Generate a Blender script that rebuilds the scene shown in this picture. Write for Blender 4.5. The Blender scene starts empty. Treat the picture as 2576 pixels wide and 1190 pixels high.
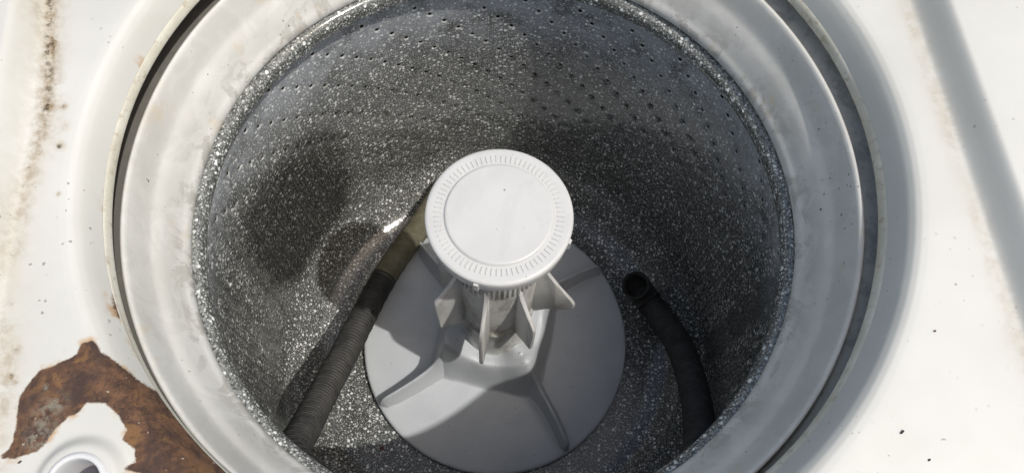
import bpy, bmesh, math, random
import numpy as np
from mathutils import Matrix, Vector
from mathutils.geometry import delaunay_2d_cdt
R = math.radians
rng = random.Random(7)
C = bpy.context.scene.collection
scene = bpy.context.scene

# ------------------------------------------------------------------ camera
TH, ROLL = 0.3825, 0.0606
CAM = np.array([0.0120, -0.2511, 0.4894])
FPX = 2000.0                                   # focal length for a 2576 px wide frame
cd = bpy.data.cameras.new('camera')
cam = bpy.data.objects.new('camera', cd); C.objects.link(cam)
cd.sensor_fit = 'HORIZONTAL'; cd.sensor_width = 36.0; cd.lens = 36.0 * FPX / 2576.0
cd.clip_start = 0.01; cd.clip_end = 200
cam.matrix_world = Matrix.Translation(Vector(CAM)) @ Matrix.Rotation(TH, 4, 'X') @ Matrix.Rotation(ROLL, 4, 'Z')
scene.camera = cam

# ------------------------------------------------------------------ sky and sun
SUN_EL, SUN_AZ = R(62.6), R(-25.0)             # azimuth measured from +X towards +Y
w = bpy.data.worlds.new('World'); scene.world = w; w.use_nodes = True
nt = w.node_tree; bg = nt.nodes['Background']
sky = nt.nodes.new('ShaderNodeTexSky'); sky.sky_type = 'NISHITA'; sky.sun_disc = False
sky.sun_elevation = SUN_EL; sky.sun_rotation = R(90) - SUN_AZ
sky.air_density = 1.7; sky.dust_density = 4.4; sky.ozone_density = 0.7
nt.links.new(sky.outputs[0], bg.inputs[0]); bg.inputs[1].default_value = 0.15
sd = bpy.data.lights.new('sun', 'SUN'); sd.energy = 3.4; sd.angle = R(0.9); sd.color = (1.0, 0.965, 0.90)
sun = bpy.data.objects.new('sun', sd); C.objects.link(sun)
S = Vector((math.cos(SUN_EL) * math.cos(SUN_AZ), math.cos(SUN_EL) * math.sin(SUN_AZ), math.sin(SUN_EL)))
sun.rotation_euler = S.to_track_quat('Z', 'Y').to_euler(); sun.location = S * 3
vs = scene.view_settings
vs.view_transform = 'Standard'; vs.look = 'None'; vs.gamma = 1; vs.exposure = -0.40; vs.use_curve_mapping = False

# ------------------------------------------------------------------ measuring helper: a photo pixel (2576 px frame) carried onto a height
def ray(px, py):
    x, y = (px - 1288) / FPX, -(py - 595) / FPX
    c, s = math.cos(ROLL), math.sin(ROLL); x, y = c * x - s * y, s * x + c * y
    return np.array([x, y * math.cos(TH) + math.sin(TH), y * math.sin(TH) - math.cos(TH)])
def at(px, py, z):
    d = ray(px, py); t = (z - CAM[2]) / d[2]; return CAM + d * t
AX = np.array([-0.0016, -0.0048])              # axis of the tub, basket and agitator

# ------------------------------------------------------------------ node helpers
class N:
    def __init__(s, name):
        s.m = bpy.data.materials.new(name); s.m.use_nodes = True
        s.t = s.m.node_tree; s.b = s.t.nodes['Principled BSDF']
        s.tc = s.t.nodes.new('ShaderNodeTexCoord').outputs['Object']
    def link(s, a, b): s.t.links.new(a, b)
    def put(s, sock, v):
        if isinstance(v, bpy.types.NodeSocket): s.link(v, sock)
        else:
            if isinstance(v, (tuple, list)) and len(v) == 3 and sock.type == 'RGBA': v = (*v, 1)
            sock.default_value = v
    def set(s, **k):
        for n, v in k.items(): s.put(s.b.inputs[n.replace('_', ' ')], v)
        return s
    def math(s, op, a, b=0.0, c=0.0, clamp=False):
        n = s.t.nodes.new('ShaderNodeMath'); n.operation = op; n.use_clamp = clamp
        s.put(n.inputs[0], a); s.put(n.inputs[1], b); s.put(n.inputs[2], c); return n.outputs[0]
    def noise(s, scale, detail=4, rough=.55, vec=None, dist=0.0):
        n = s.t.nodes.new('ShaderNodeTexNoise'); n.inputs['Scale'].default_value = scale
        n.inputs['Detail'].default_value = detail; n.inputs['Roughness'].default_value = rough
        n.inputs['Distortion'].default_value = dist
        s.link(vec or s.tc, n.inputs['Vector']); return n.outputs['Fac']
    def voro(s, scale, vec=None, rand=1.0):
        n = s.t.nodes.new('ShaderNodeTexVoronoi'); n.inputs['Scale'].default_value = scale
        n.inputs['Randomness'].default_value = rand
        s.link(vec or s.tc, n.inputs['Vector'])
        sp = s.t.nodes.new('ShaderNodeSeparateColor'); s.link(n.outputs['Color'], sp.inputs[0])
        return n.outputs['Distance'], sp.outputs[0], sp.outputs[1]
    def ramp(s, v, a, b, lo=0.0, hi=1.0, smooth=True):
        n = s.t.nodes.new('ShaderNodeMapRange'); n.interpolation_type = 'SMOOTHSTEP' if smooth else 'LINEAR'
        s.put(n.inputs['Value'], v)
        for k, x in zip(('From Min', 'From Max', 'To Min', 'To Max'), (a, b, lo, hi)): s.put(n.inputs[k], x)
        return n.outputs[0]
    def mix(s, f, a, b, mode='MIX'):
        n = s.t.nodes.new('ShaderNodeMix'); n.data_type = 'RGBA'; n.blend_type = mode
        s.put(n.inputs[0], f); s.put(n.inputs[6], a); s.put(n.inputs[7], b); return n.outputs[2]
    def attr(s, name):
        n = s.t.nodes.new('ShaderNodeAttribute'); n.attribute_name = name; return n.outputs['Fac']
    def xyz(s):
        n = s.t.nodes.new('ShaderNodeSeparateXYZ'); s.link(s.tc, n.inputs[0]); return n.outputs
    def scaled(s, sx, sy, sz):
        n = s.t.nodes.new('ShaderNodeMapping'); n.inputs['Scale'].default_value = (sx, sy, sz)
        s.link(s.tc, n.inputs['Vector']); return n.outputs[0]
    def bump(s, h, strength=.3, dist=.001):
        n = s.t.nodes.new('ShaderNodeBump'); n.inputs['Strength'].default_value = strength
        n.inputs['Distance'].default_value = dist; s.link(h, n.inputs['Height'])
        s.link(n.outputs[0], s.b.inputs['Normal'])
    def specks(s, scale, lo, rmax, warp=0.0):
        """scattered dots: 1 inside a dot; only cells whose random value beats lo carry one"""
        vec = None
        if warp:
            nz = s.t.nodes.new('ShaderNodeTexNoise'); nz.inputs['Scale'].default_value = scale * 2.2; nz.inputs['Detail'].default_value = 2
            s.link(s.tc, nz.inputs['Vector'])
            ma = s.t.nodes.new('ShaderNodeVectorMath'); ma.operation = 'MULTIPLY_ADD'
            s.link(nz.outputs['Color'], ma.inputs[0]); ma.inputs[1].default_value = (warp / scale,) * 3; s.link(s.tc, ma.inputs[2])
            vec = ma.outputs[0]
        d, r, _ = s.voro(scale, vec)
        thr = s.ramp(r, lo, 1.0, 0.0, rmax, smooth=False)
        return s.ramp(s.math('SUBTRACT', thr, d), 0.0, 0.05)

# ------------------------------------------------------------------ materials
def mat_deck():
    n = N('white_deck_paint')
    rust, dirt = n.attr('rust'), n.attr('dirt')
    col = n.mix(n.ramp(n.noise(9, 5), .35, .7), (.60, .592, .555), (.66, .652, .62))
    # dark pin specks and dust grains
    sp = n.math('MULTIPLY', n.specks(260, .74, .34, .6), n.ramp(n.noise(16, 3), .46, .62))
    col = n.mix(n.math('MULTIPLY', sp, .6), col, (.13, .11, .09))
    sp2 = n.math('MULTIPLY', n.specks(85, .93, .12, .8), .55)
    col = n.mix(sp2, col, (.085, .07, .06))
    # brown grime that collects along the foot of the left-hand step
    g = n.math('MULTIPLY', dirt, n.ramp(n.noise(150, 6, .7), .38, .62))
    g = n.math('MULTIPLY', g, n.ramp(n.noise(24, 4, .6), .30, .55))
    col = n.mix(n.math('MULTIPLY', n.math('MULTIPLY', dirt, .42), n.ramp(n.noise(40, 4), .25, .6)), col, (.46, .38, .25))
    col = n.mix(n.math('MULTIPLY', g, .62, clamp=True), col, (.30, .22, .13))
    blk = n.math('MULTIPLY', n.ramp(dirt, .9, 1.6), n.ramp(n.noise(230, 5, .7), .46, .60))
    col = n.mix(n.math('MULTIPLY', blk, .95), col, (.06, .038, .022))
    # orange bleeding round the bare patch, then the rust itself
    e = n.math('ADD', rust, n.math('MULTIPLY', n.math('SUBTRACT', n.noise(420, 5, .65), .5), .0022))
    halo = n.math('MULTIPLY', n.ramp(e, .0040, .0, 0, 1), n.ramp(n.noise(75, 4), .50, .66))
    col = n.mix(n.math('MULTIPLY', halo, .85), col, (.50, .29, .12))
    halo2 = n.math('MULTIPLY', n.ramp(e, .0009, .0002, 0, 1), .6)
    col = n.mix(halo2, col, (.34, .27, .19))
    rc = n.mix(n.ramp(n.noise(120, 8, .72), .36, .64), (.070, .037, .025), (.185, .094, .050))
    rc = n.mix(n.ramp(n.noise(38, 6, .6), .46, .66), rc, (.062, .036, .030))
    rc = n.mix(n.math('MULTIPLY', n.ramp(n.noise(60, 5, .6, dist=.6), .56, .68), .7), rc, (.24, .125, .050))
    rc = n.mix(n.math('MULTIPLY', n.attr('ash'), n.ramp(n.noise(170, 6, .7), .40, .62)), rc, (.235, .215, .17))
    rc = n.mix(n.specks(330, .86, .28, .6), rc, (.40, .34, .27))
    rc = n.mix(n.math('MULTIPLY', n.ramp(n.noise(310, 6, .75), .54, .64), .7), rc, (.040, .024, .020))
    inside = n.ramp(e, .0004, -.0004)
    col = n.mix(inside, col, rc)
    n.set(Base_Color=col, Roughness=n.math('ADD', n.math('MULTIPLY', inside, .42), n.ramp(n.noise(30), .3, .7, .34, .46)))
    h = n.math('ADD', n.math('MULTIPLY', inside, -.5), n.math('MULTIPLY', n.math('MULTIPLY', inside, n.noise(260, 8, .7)), 1.1))
    h = n.math('ADD', h, n.math('MULTIPLY', n.noise(55, 3), .10))
    n.bump(h, .8, .0016)
    return n.m
def mat_ring():
    n = N('stained_ring_plastic')
    x = n.xyz()
    z = x[2]
    low = n.ramp(z, -.040, -.066)                                   # scum line towards the basket mouth
    col = n.mix(n.ramp(n.noise(14, 6, .6), .35, .65), (.57, .56, .525), (.65, .64, .61))
    b = n.ramp(n.noise(26, 8, .7, dist=.8), .47, .53)
    b = n.math('MULTIPLY', b, n.math('ADD', .14, n.math('MULTIPLY', low, .55)))
    col = n.mix(b, col, (.36, .345, .305))
    c = n.math('MULTIPLY', n.ramp(n.noise(60, 7, .7), .50, .56), n.math('MULTIPLY', low, .7))
    col = n.mix(c, col, (.67, .665, .64))
    y = n.math('MULTIPLY', n.ramp(n.noise(34, 4), .60, .74), .35)
    col = n.mix(y, col, (.60, .46, .26))
    sp = n.math('MULTIPLY', n.specks(330, .80, .30, .7), n.ramp(n.noise(22, 3), .52, .64))
    col = n.mix(n.math('MULTIPLY', sp, .85), col, (.06, .055, .05))
    col = n.mix(n.math('MULTIPLY', n.specks(90, .955, .17, .7), .9), col, (.05, .045, .04))
    n.set(Base_Color=col, Roughness=n.ramp(b, 0, .8, .40, .62), Specular_IOR_Level=.35)
    n.bump(n.math('ADD', n.noise(130, 5), n.math('MULTIPLY', b, .4)), .18, .0008)
    return n.m
OZ = .475                                      # height of the basket's origin below the deck lip
def mat_enamel():
    n = N('speckled_enamel')
    x = n.xyz()
    base = n.mix(n.ramp(n.noise(40, 3), .3, .7), (.066, .068, .063), (.092, .094, .088))
    # milky mineral film on the upper wall
    film = n.math('MULTIPLY', n.math('MULTIPLY', n.ramp(x[2], OZ - .225, OZ - .115), n.ramp(x[2], OZ - .094, OZ - .104)), n.ramp(n.noise(22, 7, .7), .30, .60))
    base = n.mix(n.math('MULTIPLY', film, .85), base, (.37, .395, .43))
    s1 = n.specks(235, .34, .44, .35)
    s2 = n.specks(470, .12, .50, .4)
    s3 = n.specks(850, .0, .58)
    f = n.math('MAXIMUM', n.math('MULTIPLY', s3, .36), n.math('MULTIPLY', s2, .66))
    f = n.math('MAXIMUM', f, n.math('MULTIPLY', s1, .95))
    dens = n.ramp(n.noise(13, 3), .3, .7, .75, 1.0)
    col = n.mix(n.math('MULTIPLY', f, dens), base, (.88, .90, .88))
    # pale overspray near the top edge of the rim, and chipped pale edges round the punched holes
    ov = n.math('MULTIPLY', n.ramp(x[2], OZ - .0785, OZ - .0725), n.ramp(n.noise(420, 4, .6), .40, .60))
    col = n.mix(n.math('MULTIPLY', ov, .45), col, (.45, .46, .43))
    col = n.mix(n.math('MULTIPLY', n.attr('edge'), .8), col, (.60, .61, .58))
    n.set(Base_Color=col, Roughness=n.ramp(film, 0, .8, .13, .38), Specular_IOR_Level=.42)
    n.bump(n.math('ADD', n.noise(190, 3), n.math('MULTIPLY', s1, .12)), .22, .0007)
    return n.m
def mat_plastic(name, c1, c2, rough=.42, grime=0.0, gcol=(.30, .27, .20), specks=True, sss=0.0):
    n = N(name)
    col = n.mix(n.ramp(n.noise(22, 5), .3, .7), c1, c2)
    if grime:
        g = n.math('MULTIPLY', n.ramp(n.noise(70, 7, .7, vec=n.scaled(1, 1, .35)), .42, .66), grime)
        col = n.mix(g, col, gcol)
    # faint water marks and rubbed streaks
    wm = n.math('MULTIPLY', n.ramp(n.noise(11, 7, .7, dist=1.2), .50, .58), .16)
    col = n.mix(wm, col, tuple(x * .78 for x in c1))
    st = n.math('MULTIPLY', n.ramp(n.noise(55, 4, .6, vec=n.scaled(.25, 2.4, 1)), .62, .72), .22)
    col = n.mix(st, col, tuple(min(.85, x * 1.18) for x in c2))
    if specks:
        sp = n.math('MULTIPLY', n.specks(240, .86, .20, .6), .6)
        col = n.mix(sp, col, (.06, .055, .05))
    n.set(Base_Color=col, Roughness=n.ramp(n.noise(45, 4), .3, .7, rough - .06, rough + .08), Specular_IOR_Level=.4)
    n.bump(n.noise(420, 3), .08, .0005)
    return n.m
def mat_hose(name, a, b, dust, amt):
    n = N(name)
    col = n.mix(n.ramp(n.noise(55, 5, .65), .35, .65), a, b)
    col = n.mix(n.math('MULTIPLY', n.ramp(n.noise(120, 6, .7), .44, .66), amt), col, dust)
    n.set(Base_Color=col, Roughness=.62, Specular_IOR_Level=.3)
    n.bump(n.noise(500, 4), .2, .0006)
    return n.m
def mat_plain(name, col, rough=.6):
    n = N(name)
    c = n.mix(n.ramp(n.noise(60, 5), .3, .7), tuple(x * .8 for x in col), tuple(min(1, x * 1.15) for x in col))
    n.set(Base_Color=c, Roughness=rough); return n.m
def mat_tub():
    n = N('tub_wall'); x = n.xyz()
    side = n.ramp(n.math('ADD', x[0], n.math('MULTIPLY', n.noise(9, 4), .08)), -.10, .16)      # tone painted in against the light: darker on sunlit left, paler on shaded right
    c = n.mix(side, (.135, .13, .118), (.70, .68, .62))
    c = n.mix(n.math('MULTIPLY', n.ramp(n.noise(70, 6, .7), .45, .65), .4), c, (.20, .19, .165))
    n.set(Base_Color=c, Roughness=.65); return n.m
M = dict(
    deck=mat_deck(), ring=mat_ring(), enamel=mat_enamel(),
    cap=mat_plastic('white_cap_plastic', (.57, .57, .56), (.60, .60, .59), .36),
    barrel=mat_plastic('grimy_barrel_plastic', (.62, .62, .60), (.70, .70, .68), .40, .75, (.27, .25, .20)),
    fin=mat_plastic('fin_plastic', (.64, .64, .63), (.70, .70, .69), .40, .30, (.30, .28, .235)),
    skirt=mat_plastic('grey_skirt_plastic', (.54, .57, .60), (.58, .61, .635), .36),
    hose=mat_hose('dark_hose_rubber', (.027, .027, .027), (.046, .045, .044), (.080, .077, .069), .4),
    olive=mat_hose('olive_hose_film', (.115, .106, .066), (.165, .153, .100), (.20, .19, .15), .55),
    cuff=mat_hose('cuff_rubber', (.034, .034, .032), (.05, .049, .046), (.09, .088, .08), .4),
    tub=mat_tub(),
    flake=mat_plain('black_flake', (.018, .016, .015), .7),
    redflake=mat_plain('red_brown_flake', (.09, .035, .025), .8),
    paleflake=mat_plain('pale_flake', (.28, .28, .24), .8),
    cupw=mat_plastic('cup_plastic', (.66, .66, .67), (.70, .70, .71), .22),
    cupd=mat_plain('cup_inside', (.20, .19, .225), .35),
)

# ------------------------------------------------------------------ mesh helpers
def mesh_obj(name, verts, faces, mat, parent=None, smooth=True, angle=None):
    me = bpy.data.meshes.new(name); me.from_pydata([tuple(v) for v in verts], [], [tuple(f) for f in faces]); me.update()
    me.materials.append(mat)
    if smooth: me.polygons.foreach_set('use_smooth', [True] * len(me.polygons))
    if angle is not None and hasattr(me, 'set_sharp_from_angle'): me.set_sharp_from_angle(angle=R(angle))
    o = bpy.data.objects.new(name, me); C.objects.link(o)
    if parent: o.parent = parent
    return o
def thing(name, label, cat, loc=(0, 0, 0), group=None):
    o = bpy.data.objects.new(name, None); C.objects.link(o); o.location = loc; o.empty_display_size = .03
    o['label'] = label; o['category'] = cat
    if group: o['group'] = group
    return o
def tag(o, label, cat, group=None):
    o['label'] = label; o['category'] = cat
    if group: o['group'] = group
    return o
def dense(profile, step):
    """resample a polyline through a Catmull-Rom curve"""
    P = [np.array(p, float) for p in profile]; out = []
    for i in range(len(P) - 1):
        p0, p1, p2, p3 = P[max(i - 1, 0)], P[i], P[i + 1], P[min(i + 2, len(P) - 1)]
        n = max(1, int(np.linalg.norm(p2 - p1) / step))
        for k in range(n):
            t = k / n
            out.append(.5 * ((2 * p1) + (-p0 + p2) * t + (2 * p0 - 5 * p1 + 4 * p2 - p3) * t * t + (-p0 + 3 * p1 - 3 * p2 + p3) * t ** 3))
    out.append(P[-1]); return out
def lathe(name, prof, mat, parent, seg=128, wob=None, angle=None):
    a = np.linspace(0, 2 * math.pi, seg, endpoint=False); V = []; F = []
    for (r, z) in prof:
        for t in a:
            dr, dz = wob(t, r, z) if wob else (0, 0)
            V.append(((r + dr) * math.cos(t), (r + dr) * math.sin(t), z + dz))
    for i in range(len(prof) - 1):
        for j in range(seg):
            k = (j + 1) % seg
            F.append((i * seg + j, i * seg + k, (i + 1) * seg + k, (i + 1) * seg + j))
    return mesh_obj(name, V, F, mat, parent, True, angle)
def sstep(a, b, x):
    t = np.clip((x - a) / (b - a), 0, 1); return t * t * (3 - 2 * t)

# ------------------------------------------------------------------ the washer's top deck
YAW = R(8.5)
EU = (math.cos(YAW), math.sin(YAW))
ZF = 0.0298                                   # flat of the deck; the lip of the opening is at z = 0.008
BP = [(.2625, .0080), (.2630, .0094), (.2645, .0135), (.2665, .0188), (.2690, .0240), (.2718, .0275), (.2750, .0292), (.279, .0297), (.283, .0298)]
BC = at(196, 1218, .034)                       # the bleach cup
def deck_z(x, y):
    x = np.asarray(x, float); y = np.asarray(y, float)
    r = np.hypot(x, y)
    z = np.interp(r, [p[0] for p in BP], [p[1] for p in BP])
    u = x * EU[0] + y * EU[1]
    z = z + .020 * sstep(.303, .319, u) + .018 * sstep(.3025, .3185, -u)
    d = np.hypot(x - BC[0], y - BC[1])
    z = z + .0065 * sstep(.0275, .0195, d) * (r > .27)
    return z
def on_deck(px, py):
    p = at(px, py, ZF)
    for _ in range(6): p = at(px, py, float(deck_z(p[0], p[1])))
    return p[:2]
def poly_sdf(P, X, Y):
    P = np.array(P); d = np.full(X.shape, 1e9); ins = np.zeros(X.shape, bool)
    for i in range(len(P)):
        a, b = P[i], P[(i + 1) % len(P)]
        e = b - a; wx, wy = X - a[0], Y - a[1]
        t = np.clip((wx * e[0] + wy * e[1]) / (e @ e + 1e-15), 0, 1)
        d = np.minimum(d, np.hypot(wx - e[0] * t, wy - e[1] * t))
        c = ((a[1] <= Y) != (b[1] <= Y)) & (X < (b[0] - a[0]) * (Y - a[1]) / (b[1] - a[1] + 1e-15) + a[0])
        ins ^= c
    return np.where(ins, -d, d)
za = lambda x, y: (x * .31, 821 + y * .31)
RUST = [za(*p) for p in [(10, 1045), (70, 1000), (100, 950), (135, 800), (145, 700), (150, 620), (170, 560), (230, 470), (300, 385), (345, 345), (410, 335), (500, 290), (590, 250), (620, 230), (650, 180), (665, 140), (730, 125), (745, 115), (775, 130), (810, 180), (830, 220), (900, 255), (960, 300), (1040, 360), (1120, 420), (1180, 470), (1240, 510), (1275, 525), (1290, 495), (1360, 560)]]
RUST += [(470, 1030), (540, 1110), (640, 1215), (660, 1300), (400, 1300), (390, 1200), (346, 1187), (314, 1181), (326, 1169), (342, 1163), (340, 1128), (330, 1120), (309, 1106), (321, 1081), (316, 1071), (306, 1057), (300, 1045), (285, 1030), (265, 1014), (245, 1012), (222, 1012), (214, 1017), (204, 1031), (192, 1041), (173, 1047), (151, 1067), (130, 1090), (116, 1114), (94, 1134), (61, 1145), (35, 1153), (4, 1151)]
CHIPS = [[(285, 704), (285, 746), (291, 777), (300, 800), (318, 806), (312, 766), (302, 735), (296, 704)],
         [(331, 856), (337, 880), (350, 892), (350, 862)],
         [(423, 36), (421, 46), (427, 49), (434, 40)], [(354, 152), (355, 166), (361, 168), (364, 154)],
         [(264, 485), (264, 525), (270, 528), (274, 490)]]
deck = thing('washer_deck', 'white painted washer top with round opening and rusted corner', 'washer top')
NA = 1200
radii = list(np.concatenate([[p[0] for p in BP][:1], np.linspace(.2632, .2835, 22), np.arange(.285, .402, .0015), np.arange(.41, .60, .012)]))
ang = np.linspace(0, 2 * math.pi, NA, endpoint=False)
RR, AA = np.meshgrid(radii, ang, indexing='ij')
def bulge(a): return np.exp(-((((a - R(-131) + math.pi) % (2 * math.pi)) - math.pi) / R(24)) ** 2)
RD = RR - .0036 * bulge(AA) * sstep(.285, .263, RR)      # the rusted edge is swollen inwards
XX, YY = RD * np.cos(AA), RD * np.sin(AA)
ZZ = deck_z(RR * np.cos(AA), RR * np.sin(AA))
# slight unevenness of pressed sheet metal
ZZ = ZZ + .0005 * np.sin(5 * AA + 1) * np.exp(-((RR - .285) / .03) ** 2)
keep = np.hypot(XX - BC[0], YY - BC[1]) > .0150
nr = len(radii)
idx = np.arange(nr * NA).reshape(nr, NA)
F = []
kf = keep
for i in range(nr - 1):
    k0, k1 = kf[i], kf[i + 1]
    for j in range(NA):
        k = (j + 1) % NA
        if k0[j] and k0[k] and k1[j] and k1[k]:
            F.append((i * NA + j, (i + 1) * NA + j, (i + 1) * NA + k, i * NA + k))
top = mesh_obj('top_panel', np.stack([XX.ravel(), YY.ravel(), ZZ.ravel()], 1), F, M['deck'], deck)
X, Y = XX.ravel(), YY.ravel()
sdf = poly_sdf([on_deck(*p) for p in RUST], X, Y)
for ch in CHIPS: sdf = np.minimum(sdf, poly_sdf([on_deck(*p) for p in ch], X, Y))
U = X * EU[0] + Y * EU[1]; Vv = -X * EU[1] + Y * EU[0]
line = -.2985 + .004 * np.sin(Vv * 31)
dirt = .95 * np.exp(-((U - line) / .0055) ** 2) * (Vv > -.20) + .45 * np.exp(-((U - line) / .012) ** 2)
dirt *= .55 + .45 * sstep(-.06, .10, Vv)
for (px, py, rad, s) in [(122, 270, 9, 1.7), (160, 268, 10, 1.25), (150, 366, 12, 1.8), (165, 318, 13, 1.1), (130, 110, 14, 1.0), (124, 130, 9, .8), (146, 487, 6, 1.3), (30, 945, 8, 1.2), (45, 880, 10, 1.0), (40, 960, 8, .9), (2090 + 20, 30, 1, 0)]:
    q = on_deck(px, py); rr = rad * .00024
    dirt += s * np.exp(-(((X - q[0]) ** 2 + (Y - q[1]) ** 2) / rr ** 2))
# thin dust along the foot of the right-hand step
dirt += .42 * np.exp(-((U - .300) / .006) ** 2)
ash = np.zeros_like(X)
for (px, py, rad) in [(118, 1035, 26), (105, 1090, 30), (150, 1010, 18), (90, 1120, 22), (116, 975, 7)]:
    q = on_deck(px, py); rr = rad * .00024
    ash += np.exp(-(((X - q[0]) ** 2 + (Y - q[1]) ** 2) / rr ** 2))
for nm, arr in (('rust', np.clip(sdf, -.03, .03)), ('dirt', dirt), ('ash', np.clip(ash, 0, 1))):
    at_ = top.data.attributes.new(nm, 'FLOAT', 'POINT'); at_.data.foreach_set('value', arr.astype(np.float32))
# turned-down lip of the opening
def lipwob(t, r, z): return (.0003 * math.sin(7 * t) - (.0012 if z < .0065 else .0036) * float(bulge(t)), .0004 * math.sin(3 * t + 1))
N2 = N('cream_lip_paint')
cl = N2.mix(N2.ramp(N2.noise(30, 6, .6), .35, .65), (.60, .57, .48), (.72, .70, .62))
cl = N2.mix(N2.math('MULTIPLY', N2.ramp(N2.noise(150, 6, .7), .52, .66), .6), cl, (.36, .30, .20))
N2.set(Base_Color=cl, Roughness=.5); M['lip'] = N2.m
lathe('opening_lip', [(.2628, .0079), (.2622, .0074), (.2612, .0058), (.2604, .0030), (.2600, .0003), (.2602, -.0006), (.2610, -.0004), (.2622, .0010), (.2635, .004)], M['lip'], deck, 480, lipwob)
# bleach cup set into the deck corner
cup = mesh_obj('bleach_cup', [], [], M['cupw'], deck)
def lathe_at(o, prof, c, seg=64):
    a = np.linspace(0, 2 * math.pi, seg, endpoint=False); V = []; Fc = []
    for (r, z) in prof:
        for t in a: V.append((c[0] + r * math.cos(t), c[1] + r * math.sin(t), z))
    for i in range(len(prof) - 1):
        for j in range(seg):
            k = (j + 1) % seg; Fc.append((i * seg + j, i * seg + k, (i + 1) * seg + k, (i + 1) * seg + j))
    o.data.from_pydata(V, [], Fc); o.data.update(); o.data.polygons.foreach_set('use_smooth', [True] * len(Fc))
lathe_at(cup, dense([(.0175, .0358), (.0165, .0376), (.0150, .0386), (.0136, .0380), (.0130, .0358), (.0126, .0300), (.0122, .014)], .0006), BC)
inner = mesh_obj('cup_well', [], [], M['cupd'], cup); 
lathe_at(inner, [(.01215, .016), (.0118, .000), (.0105, -.012), (.006, -.016), (.0001, -.0165)], BC)

# ------------------------------------------------------------------ grey outer tub seen through the gap and behind the drain holes
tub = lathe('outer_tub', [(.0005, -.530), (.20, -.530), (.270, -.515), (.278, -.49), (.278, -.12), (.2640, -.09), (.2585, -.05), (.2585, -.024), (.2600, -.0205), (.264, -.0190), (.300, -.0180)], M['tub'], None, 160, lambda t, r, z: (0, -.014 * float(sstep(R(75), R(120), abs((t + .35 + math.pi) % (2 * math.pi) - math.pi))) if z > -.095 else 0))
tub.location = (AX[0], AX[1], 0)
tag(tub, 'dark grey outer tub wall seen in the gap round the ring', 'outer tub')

# ------------------------------------------------------------------ tub ring
prof = dense([(.2500, -.075), (.2540, -.045), (.2558, -.022), (.2563, -.0125), (.2558, -.0098), (.2543, -.0090), (.2528, -.0100), (.2518, -.0125), (.2504, -.0165), (.2484, -.0230), (.2464, -.0295), (.2446, -.0338), (.2424, -.0368), (.2396, -.0410), (.2362, -.0480), (.2334, -.0545), (.2318, -.0580), (.2302, -.0605), (.2290, -.0630), (.2285, -.0655), (.2288, -.0690), (.2305, -.0715), (.2340, -.0725)], .0014)
def ringwob(t, r, z): return (.0004 * math.sin(2 * t + .6), .0006 * math.sin(3 * t) + .0004 * math.sin(7 * t + 2))
ring = lathe('tub_ring', prof, M['ring'], None, 400, ringwob)
ring.location = (AX[0], AX[1], 0)
tag(ring, 'off-white sloping plastic ring with scum stains round the basket mouth', 'tub ring')

# ------------------------------------------------------------------ enamelled basket
basket = thing('wash_basket', 'dark grey speckled enamel wash basket with rows of drain holes', 'wash basket', (AX[0], AX[1], -.475))
RW = .2475
BY = -.0125                                     # the hung basket sits a little towards the front of its mouth
def shift(p): return [(r, z + OZ) for r, z in p]
rim = lathe('rim', shift(dense([(.2420, -.0780), (.2370, -.0742), (.2315, -.0728), (.2268, -.0742), (.2236, -.0775), (.2226, -.0820), (.2240, -.0868), (.2280, -.0892), (.2340, -.0912), (.2410, -.0932), (.2460, -.0958), (RW, -.0990)], .0016)), M['enamel'], basket, 320)
for v in rim.data.vertices: v.co.y += BY * float(sstep(-.084 + OZ, -.097 + OZ, v.co.z))
FR = .062; ZFL = -.470
fil = [(RW, -.3980), (RW, ZFL + FR)]
for k in range(1, 19):
    t = k / 18 * math.pi / 2
    fil.append((RW - FR + FR * math.cos(t), ZFL + FR - FR * math.sin(t)))
fil += [(.165, -.4702), (.15, -.4704), (.12, -.4705), (.08, -.4705), (.03, -.4705)]
lathe('floor', shift(fil), M['enamel'], basket, 240).location.y = BY
# wall: punched and dimpled holes on slanting lines
H1, H2 = -.0980, -.4000
pts = []; edges = []; faces_in = []; disp = []
L = 2 * math.pi * RW
holes = []
for k in range(30):
    for i in range(0, 21):
        z = -.1055 - .0131 * i + .0011 * math.sin(k * 12.0 * math.pi / 180 + .4); a = R(126.1 + 12.0 * (k - 10) - 3.06 * i)
        if -.365 < z < -.1030: holes.append((a % (2 * math.pi), z))
def addp(s, z, d): pts.append(Vector((s, z))); disp.append(d); return len(pts) - 1
NG, NZ = 240, 26
b0 = [addp(L * i / NG, H1, 0) for i in range(NG + 1)]
b1 = [addp(L * i / NG, H2, 0) for i in range(NG + 1)]
hs = np.array([(a * RW, z) for a, z in holes])
for j in range(1, NZ):
    z = H1 + (H2 - H1) * j / NZ
    for i in range(0, NG + 1):
        s = L * i / NG
        if 0 < i < NG and np.min((hs[:, 0] - s) ** 2 + (hs[:, 1] - z) ** 2) < .0056 ** 2: continue
        addp(s, z, 0)
hole_faces = []
for (a, z) in holes:
    s0 = a * RW
    if s0 < .007 or s0 > L - .007: continue
    fz = float(np.interp(z, [-.29, -.14], [.22, 1.0])); rr = .0019 * fz ** .5 * rng.uniform(.92, 1.08)
    for (r_, d_, cut) in ((.0040, 0.0, False), (.0029, .0003, False), (rr, .0011, True)):
        ids = [addp(s0 + r_ * math.cos(2 * math.pi * k / 10), z + r_ * math.sin(2 * math.pi * k / 10), d_) for k in range(10)]
        edges += [(ids[k], ids[(k + 1) % 10]) for k in range(10)]
        if cut: hole_faces.append((s0, z, rr))
vo, eo, fo, ov, oe, of = delaunay_2d_cdt(pts, edges, [], 0, 1e-6)
hd = [0.0] * len(vo)
for i, src in enumerate(ov):
    for q in src: hd[i] = max(hd[i], disp[q])
FW = []
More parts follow.
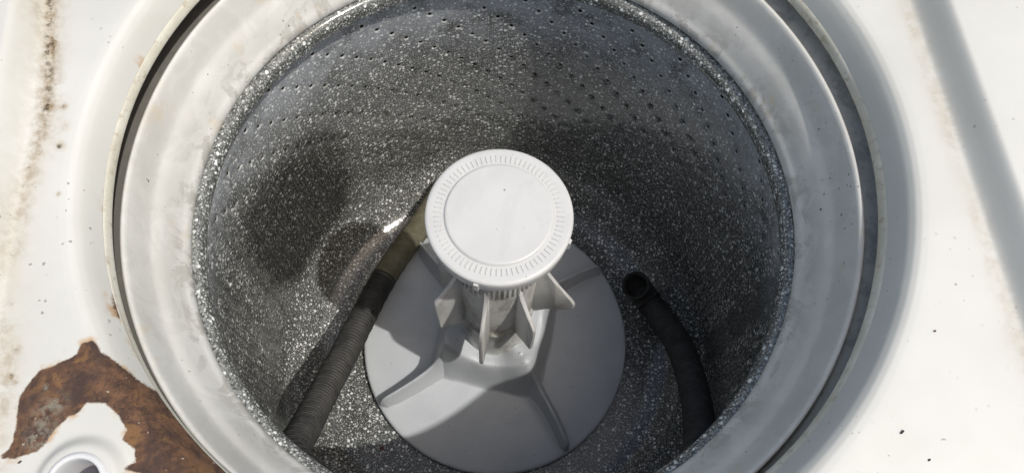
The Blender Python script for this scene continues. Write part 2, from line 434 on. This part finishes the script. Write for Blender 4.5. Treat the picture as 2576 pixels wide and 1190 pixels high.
# triangles whose three corners are all on the innermost rim of one hole close it: leave them out
for f in fo:
    if all(hd[i] > .0008 for i in f):
        continue
    FW.append(f)
VW = [((RW + hd[i]) * math.cos(v.x / RW), (RW + hd[i]) * math.sin(v.x / RW), v.y + OZ) for i, v in enumerate(vo)]
wall = mesh_obj('wall', VW, FW, M['enamel'], basket); wall.location.y = BY
ea = wall.data.attributes.new('edge', 'FLOAT', 'POINT'); ea.data.foreach_set('value', np.array([(.95 if h > .0008 else (.6 if h > .0002 else 0.0)) * float(np.interp(vo[i].y, [-.215, -.15], [.0, 1.0])) for i, h in enumerate(hd)], np.float32))

# ------------------------------------------------------------------ agitator
AO = np.array([AX[0] + .0012, AX[1], -.458])
agi = thing('agitator', 'grey and white washer agitator with round ribbed cap and fins', 'agitator', tuple(AO))
def az(z): return z - AO[2]
VA = [R(-145.5), R(-54.5), R(37.5), R(132.5)]
# skirt: a shallow cone rising to a four-pointed collar
def angdiff(a, b): return (a - b + math.pi) % (2 * math.pi) - math.pi
NS = 360
srad = [.036] + list(np.linspace(.040, .090, 40)) + list(np.linspace(.0925, .156, 26)) + [.158, .1592, .1600, .1602, .1596]
V = []; F = []
for i, r in enumerate(srad):
    for j in range(NS):
        a = 2 * math.pi * j / NS
        dv = min(abs(angdiff(a, v)) for v in VA)
        star = math.exp(-(dv / R(19)) ** 2)
        rc = .0500 + .0115 * star
        cone = np.interp(r, [.036, .07, .11, .150, .156, .158, .1592, .16, .1602, .1604], [-.428, -.4340, -.4450, -.4555, -.4572, -.4580, -.4592, -.4610, -.4640, -.468])
        ctop = -.378 + .024 * star
        t = float(sstep(rc + .0185 + .006 * star, rc + .0005, r))
        z = cone + (ctop - cone) * t
        if r < rc - .003: z = min(z, ctop - .55 * (rc - .003 - r))     # rounded inner lip of the collar
        # low swelling that carries each blade
        d = r * math.sin(dv) if dv < 1.2 else 1
        if i < len(srad) - 5:
            z += .0075 * math.exp(-(d / .0070) ** 2) * float(sstep(.158, .140, r)) * float(sstep(.05, .075, r))
        rr = r if i < len(srad) - 1 else .1596
        zz = z if i < len(srad) - 1 else -.4665
        V.append((rr * math.cos(a), rr * math.sin(a), az(zz)))
for i in range(len(srad) - 1):
    for j in range(NS):
        k = (j + 1) % NS; F.append((i * NS + j, i * NS + k, (i + 1) * NS + k, (i + 1) * NS + j))
mesh_obj('skirt', V, F, M['skirt'], agi)
# blades on the skirt
def vane_mesh():
    rs = list(np.linspace(.050, .150, 40)) + [.152, .1535, .155, .1562, .157, .1575]
    prof = []
    V = []; F = []
    sec = [(-1.0, 0.0), (-.66, .30), (-.40, .62), (-.20, .90), (-.12, .98), (0, 1.0), (.12, .98), (.20, .90), (.40, .62), (.66, .30), (1.0, 0.0)]
    for r in rs:
        zt = np.interp(r, [.050, .058, .066, .075, .085, .095, .115, .135, .148, .153, .1562, .1575], [-.3555, -.3570, -.3650, -.3830, -.3985, -.4065, -.4150, -.4230, -.4290, -.4340, -.4420, -.4520])
        zb = np.interp(r, [.05, .07, .11, .15, .1575], [-.440, -.440, -.450, -.4590, -.4605])
        wd = np.interp(r, [.05, .07, .10, .14, .152, .1575], [.0160, .0135, .0108, .0095, .0076, .0028])
        bend = .004 * math.sin((r - .05) / .1075 * math.pi)
        for (c, h) in sec: V.append((r, bend + c * wd, az(zb + (zt - zb) * h)))
    m = len(sec)
    for i in range(len(rs) - 1):
        for j in range(m - 1): F.append((i * m + j, (i + 1) * m + j, (i + 1) * m + j + 1, i * m + j + 1))
    F.append(tuple(range((len(rs) - 1) * m, len(rs) * m))); F.append(tuple(range(m - 1, -1, -1)))
    return V, F
v0 = mesh_obj('vane', *vane_mesh(), M['skirt'], agi); v0.rotation_euler.z = VA[0]
for a in VA[1:]:
    o = v0.copy(); C.objects.link(o); o.parent = agi; o.rotation_euler.z = a
# barrel
bprof = dense([(.0410, -.094), (.0410, -.098), (.0408, -.130), (.0398, -.136), (.0392, -.170), (.0388, -.200), (.0382, -.240), (.0376, -.285), (.0380, -.292), (.0402, -.296), (.0402, -.302), (.0390, -.308), (.0388, -.345), (.0392, -.380), (.0395, -.43)], .003)
bprof = [(r, az(z)) for r, z in bprof]
barrel = lathe('barrel', bprof, M['barrel'], agi, 96, None, 40)
V = []; F = []
def addbox(V, F, c, ax, ay, az_, hx, hy, hz, tap=.7):
    b = len(V)
    for sz, k in ((-1, 1), (1, tap)):
        for sx, sy in ((-1, -1), (1, -1), (1, 1), (-1, 1)):
            V.append(tuple(np.array(c) + np.array(ax) * hx * sx * k + np.array(ay) * hy * sy * (1 if tap == 1 else (.5 + .5 * k)) + np.array(az_) * hz * sz))
    for f in ((0, 3, 2, 1), (4, 5, 6, 7), (0, 1, 5, 4), (1, 2, 6, 5), (2, 3, 7, 6), (3, 0, 4, 7)): F.append(tuple(b + i for i in f))
for k in range(56):
    a = 2 * math.pi * k / 56
    er = (math.cos(a), math.sin(a), 0); et = (-math.sin(a), math.cos(a), 0)
    addbox(V, F, (.0398 * er[0], .0398 * er[1], az(-.1560)), et, (0, 0, 1), er, .0010, .0170, .0013)
o = mesh_obj('barrel_ribbing', V, F, M['barrel'], barrel, False); o['kind'] = 'stuff'
# fins round the barrel: a radial plate each, with its own outline
def fin(angle, outline, th=.0038, bend=0.0, name='fin'):
    P = dense([np.array(p) for p in outline], .0025)
    n = len(P); ctr = np.mean(P, axis=0)
    V = []; F = []
    for s, ins in ((-1, .0012), (-1, 0), (1, 0), (1, .0012)):
        for p in P:
            q = p - (p - ctr) / (np.linalg.norm(p - ctr) + 1e-9) * ins
            hw = th / 2 * (1.0 if ins else .66)
            V.append((q[0], s * hw + bend * max(0, q[0] - .05), az(q[1])))
    for l in range(3):
        for i in range(n):
            k = (i + 1) % n; F.append((l * n + i, l * n + k, (l + 1) * n + k, (l + 1) * n + i))
    F.append(tuple(range(n - 1, -1, -1))); F.append(tuple(range(3 * n, 4 * n)))
    o = mesh_obj(name, V, F, M['fin'], agi, True, 50); o.rotation_euler.z = angle
    return o
wing = [(.034, -.150), (.0400, -.152), (.0420, -.166), (.0500, -.182), (.0640, -.203), (.0660, -.212), (.0655, -.250), (.0650, -.284), (.0630, -.290), (.0560, -.296), (.0440, -.305), (.034, -.308)]
shark = [(.034, -.135), (.0405, -.137), (.0425, -.160), (.0480, -.180), (.0600, -.207), (.0750, -.238), (.0790, -.250), (.0770, -.262), (.0680, -.270), (.0540, -.280), (.0420, -.296), (.034, -.300)]
fin(R(-146), wing)
fin(R(-99), [(.034, -.128), (.0400, -.130), (.0408, -.160), (.0470, -.180), (.0600, -.200), (.0660, -.216), (.0680, -.250), (.0690, -.290), (.0680, -.305), (.0650, -.308), (.0560, -.306), (.0440, -.306), (.034, -.308)])
fin(R(-55), [(.034, -.168), (.0395, -.170), (.0440, -.182), (.0560, -.200), (.0655, -.214), (.0668, -.226), (.0668, -.250), (.0660, -.278), (.0640, -.284), (.0560, -.288), (.0440, -.298), (.034, -.300)])
fin(R(-12), shark)
fin(R(33), wing); fin(R(78), shark); fin(R(123), wing); fin(R(168), [(p[0] if p[0] < .05 else .05 + (p[0] - .05) * .5, p[1]) for p in wing])
# cap
CX = (.0015, -.0003)
def cz(z): return az(z)
cprof = dense([(.0002, -.0752), (.020, -.0752), (.0405, -.0753), (.0418, -.0755), (.0424, -.0760), (.0429, -.0772), (.0434, -.0777), (.0465, -.0777), (.0530, -.0777), (.0558, -.0779), (.0572, -.0784), (.0580, -.0794), (.0582, -.0806)], .0010)
cprof += [(.0577, -.0812), (.0576, -.0822), (.0580, -.0830)] + dense([(.0580, -.0830), (.0576, -.0900), (.0570, -.0948), (.0560, -.0956), (.0530, -.0956), (.0410, -.0956)], .002)[1:]
cap = lathe('cap', [(r, cz(z)) for r, z in cprof], M['cap'], agi, 160, None, 40)
cap.location = (CX[0], CX[1], 0)
V = []; F = []
for k in range(76):
    a = 2 * math.pi * (k + .3) / 76; er = (math.cos(a), math.sin(a), 0); et = (-math.sin(a), math.cos(a), 0)
    addbox(V, F, (.0480 * er[0], .0480 * er[1], cz(-.0776)), et, er, (0, 0, 1), .00080, .0036, .0007, .50)
o = mesh_obj('cap_ribbing', V, F, M['cap'], cap, False); o['kind'] = 'stuff'
for a in (R(-104), R(-17)):
    V = []; F = []; er = (math.cos(a), math.sin(a), 0); et = (-math.sin(a), math.cos(a), 0)
    addbox(V, F, (.0584 * er[0], .0584 * er[1], cz(-.0885)), et, (0, 0, 1), er, .0022, .0068, .0012, .8)
    mesh_obj('tab', V, F, M['cap'], cap, False)

# ------------------------------------------------------------------ drain hose, one length coiled round the agitator
hose = thing('drain_hose', 'dark corrugated drain hose with olive end coiled round the agitator', 'hose', (AX[0], AX[1], -.45))
def hp(px, py, z): p = at(px, py, z); return np.array([p[0] - AX[0], p[1] - AX[1], z + .45])
path = [hp(1120, 470, -.440), hp(1060, 563, -.436), hp(1010, 632, -.430), hp(956, 716, -.422), hp(912, 800, -.408), hp(866, 890, -.382), hp(815, 985, -.342), hp(768, 1075, -.290), hp(737, 1142, -.235)]
for a, r_, z in ((-124, .2400, -.185), (-108, .2420, -.165), (-90, .2430, -.160), (-70, .2420, -.165), (-52, .2400, -.180)):
    path.append(np.array([r_ * math.cos(R(a)), r_ * math.sin(R(a)), z + .45]))
path += [hp(1752, 1160, -.235), hp(1758, 1055, -.290), hp(1738, 950, -.340), hp(1704, 860, -.385), hp(1655, 790, -.424), hp(1627, 752, -.430), hp(1608, 728, -.420), hp(1598, 716, -.404)]
D = np.array(dense(path, .0005))
s = np.concatenate([[0], np.cumsum(np.linalg.norm(np.diff(D, axis=0), axis=1))])
def path_at(q): return np.array([np.interp(q, s, D[:, k]) for k in range(3)])
def sidx(px, py):
    best = None
    for i in range(0, len(D), 4):
        v = D[i] + np.array([AX[0], AX[1], -.45]) - CAM
        Xc, Yc, Zc = v[0], v[1] * math.cos(TH) + v[2] * math.sin(TH), v[1] * math.sin(TH) - v[2] * math.cos(TH)
        x, y = Xc / Zc, Yc / Zc; c, n_ = math.cos(-ROLL), math.sin(-ROLL); x, y = c * x - n_ * y, n_ * x + c * y
        d = (1288 + FPX * x - px) ** 2 + (595 - FPX * y - py) ** 2
        if best is None or d < best[0]: best = (d, s[i])
    return best[1]
def tube(name, q0, q1, rad, mat, pitch=None, amp=0.0, step=None, ends=None, seg=26):
    step = step or (pitch / 6); n = max(4, int((q1 - q0) / step)); V = []; F = []
    up = np.array([0, 0, 1.0]); rows = 0
    for i in range(n + 1):
        q = q0 + (q1 - q0) * i / n
        c = path_at(q); t = path_at(min(q + .006, s[-1])) - path_at(max(q - .006, 0)); t /= np.linalg.norm(t)
        b = np.cross(t, up); b /= np.linalg.norm(b); nn = np.cross(b, t)
        r = rad(i / n, q) if callable(rad) else rad
        for j in range(seg):
            a = 2 * math.pi * j / seg; rr = r
            if pitch:
                w_ = .5 + .5 * math.cos(2 * math.pi * (q / pitch) + 0)
                rr = r + amp * (w_ ** .45) + .00025 * math.sin(q * 410 + 2 * a)
            V.append(c + (b * math.cos(a) + nn * math.sin(a)) * rr)
    for i in range(n):
        for j in range(seg):
            k = (j + 1) % seg; F.append((i * seg + j, i * seg + k, (i + 1) * seg + k, (i + 1) * seg + j))
    return mesh_obj(name, V, F, mat, hose)
q_ol = sidx(962, 702); q_end = s[-1]; q_cf = q_end - .040
body = tube('corrugated_body', q_ol - .004, q_cf + .004, .0130, M['hose'], .0046, .0027)
tube('olive_section', 0.0, q_ol, .0134, M['olive'], .0042, .0020)['label'] = 'olive brown stained end of the hose'
def cuffr(f, q): return float(np.interp(f, [0, .03, .06, .10, .50, .56, .62, .95, .985, 1.0], [.0150, .0168, .0170, .0160, .0160, .0164, .0170, .0172, .0166, .0155]))
cuff = tube('end_cuff', q_cf, q_end, cuffr, M['cuff'], step=.0008)
tube('cuff_bore', q_end - .030, q_end, lambda f, q: float(np.interp(f, [0, .05, .9, 1], [.0002, .0125, .0130, .0156])), M['cuff'], step=.0012)

# ------------------------------------------------------------------ loose flakes of dirt
def ring_z(r): return float(np.interp(r, [.2285, .2318, .2362, .2396, .2424, .2446, .2484, .2518], [-.0655, -.0580, -.0480, -.0410, -.0368, -.0338, -.0230, -.0125]))
def on_ring(px, py):
    z = -.04
    for _ in range(12):
        p = at(px, py, z); z = .5 * z + .5 * ring_z(np.hypot(p[0] - AX[0], p[1] - AX[1]))
    r = p[:2] - AX; rr = np.hypot(*r); sl = (ring_z(rr + .002) - ring_z(rr - .002)) / .004
    nrm = np.array([-sl * r[0] / rr, -sl * r[1] / rr, 1]); return at(px, py, z), nrm / np.linalg.norm(nrm)
def flake(name, pos, nrm, size, mat, label, seed, th=.0005):
    g = random.Random(seed); n = 7; V = []; F = []
    nrm = Vector(nrm); t = nrm.orthogonal().normalized(); b = nrm.cross(t)
    for l, k in ((0, 1.0), (1, .86)):
        for j in range(n):
            g2 = random.Random(seed * 31 + j); a = 2 * math.pi * (j + g2.uniform(-.3, .3)) / n; r = size * g2.uniform(.65, 1.15) * k
            V.append(tuple(t * (r * math.cos(a)) + b * (r * math.sin(a) * (.8 if size > .0018 else .5)) + nrm * (th * (.1 + l * g2.uniform(.7, 1.5)))))
    F = [tuple(range(n - 1, -1, -1)), tuple(range(n, 2 * n))] + [(j, (j + 1) % n, n + (j + 1) % n, n + j) for j in range(n)]
    o = mesh_obj(name, V, F, mat, None, False); o.location = pos
    tag(o, label, 'flake', 'loose flakes of dirt'); return o
p, nn = on_ring(568, 135); flake('dirt_flake', p, nn, .0019, M['flake'], 'largest square black flake on the upper left of the white ring', 3)
p, nn = on_ring(522, 188); flake('dirt_flake', p, nn, .0009, M['flake'], 'small black crumb on the white ring below the square flake', 4)
def dk(px, py): q = on_deck(px, py); return (q[0], q[1], float(deck_z(q[0], q[1])))
flake('dirt_flake', dk(2270, 1086), (0, 0, 1), .0016, M['flake'], 'long dark flake on the bright right deck near its lower edge', 5)
flake('dirt_flake', dk(2338, 1156), (0, 0, 1), .0011, M['flake'], 'dark flake lowest on the bright right deck', 6)
flake('dirt_flake', dk(2352, 833), (0, 0, 1), .0010, M['redflake'], 'brown flake halfway down the bright right deck', 8)
flake('dirt_flake', dk(50, 1162), (0, 0, 1), .0013, M['flake'], 'black chip beside the lower left tip of the rust patch', 9)
flake('dirt_flake', dk(349, 1035 - 2), (0, 0, 1), .0002, M['flake'], 'tiny dark grain in the rust patch', 10) if False else None
p = at(960, 1128, -.4695); flake('dirt_flake', p, (0, 0, 1), .0034, M['redflake'], 'red-brown flake on the basket floor left of the agitator skirt', 11)
p = at(905, 735, -.4695); flake('dirt_flake', p, (0, 0, 1), .0032, M['paleflake'], 'pale flake on the basket floor left of the hose', 12)

# ------------------------------------------------------------------ unseen slab added above the drum: it throws the rounded shadow on the left wall
def rounded_slab(wd, ht, rad, th, bev, n=10):
    out = []
    for cx_, cy_, a0 in ((wd / 2 - rad, ht / 2 - rad, 0), (-wd / 2 + rad, ht / 2 - rad, 90), (-wd / 2 + rad, -ht / 2 + rad, 180), (wd / 2 - rad, -ht / 2 + rad, 270)):
        for k in range(n + 1):
            a = R(a0 + 90 * k / n); out.append((cx_, cy_, math.cos(a), math.sin(a)))
    V = []; F = []; m = len(out)
    for (ins, z) in ((bev, -th / 2), (bev * .3, -th / 2 + bev * .3), (0, -th / 2 + bev), (0, th / 2 - bev), (bev * .3, th / 2 - bev * .3), (bev, th / 2)):
        for (a, b, c, d) in out: V.append((a + c * (rad - ins), b + d * (rad - ins), z))
    for l in range(5):
        for i in range(m): F.append((l * m + i, l * m + (i + 1) % m, (l + 1) * m + (i + 1) % m, (l + 1) * m + i))
    F.append(tuple(range(m - 1, -1, -1))); F.append(tuple(range(5 * m, 6 * m)))
    return V, F
case = mat_plain('black_caster', (.03, .03, .032), .5)
spot = Vector((-.231, .092, -.338)) + S * 1.30
caster = thing('shadow_slab', 'unseen dark slab added above the drum to shade the left wall', 'shadow_slab', tuple(spot))
ax_x = Vector((-S.y, S.x, 0)).normalized(); ax_y = S.cross(ax_x).normalized()
caster.rotation_euler = Matrix((ax_x, ax_y, S)).transposed().to_euler()
mesh_obj('case', *rounded_slab(.156, .098, .038, .011, .004), case, caster, True, 50)
mesh_obj('caster_face', *rounded_slab(.146, .074, .014, .0008, .0002), mat_plain('caster_glass', (.012, .012, .014), .08), caster, True, 50).location.z = .0060
bump_ = mesh_obj('caster_bump', *rounded_slab(.030, .026, .007, .0030, .0008), case, caster, True, 50); bump_.location = (-.052, .022, -.0068)
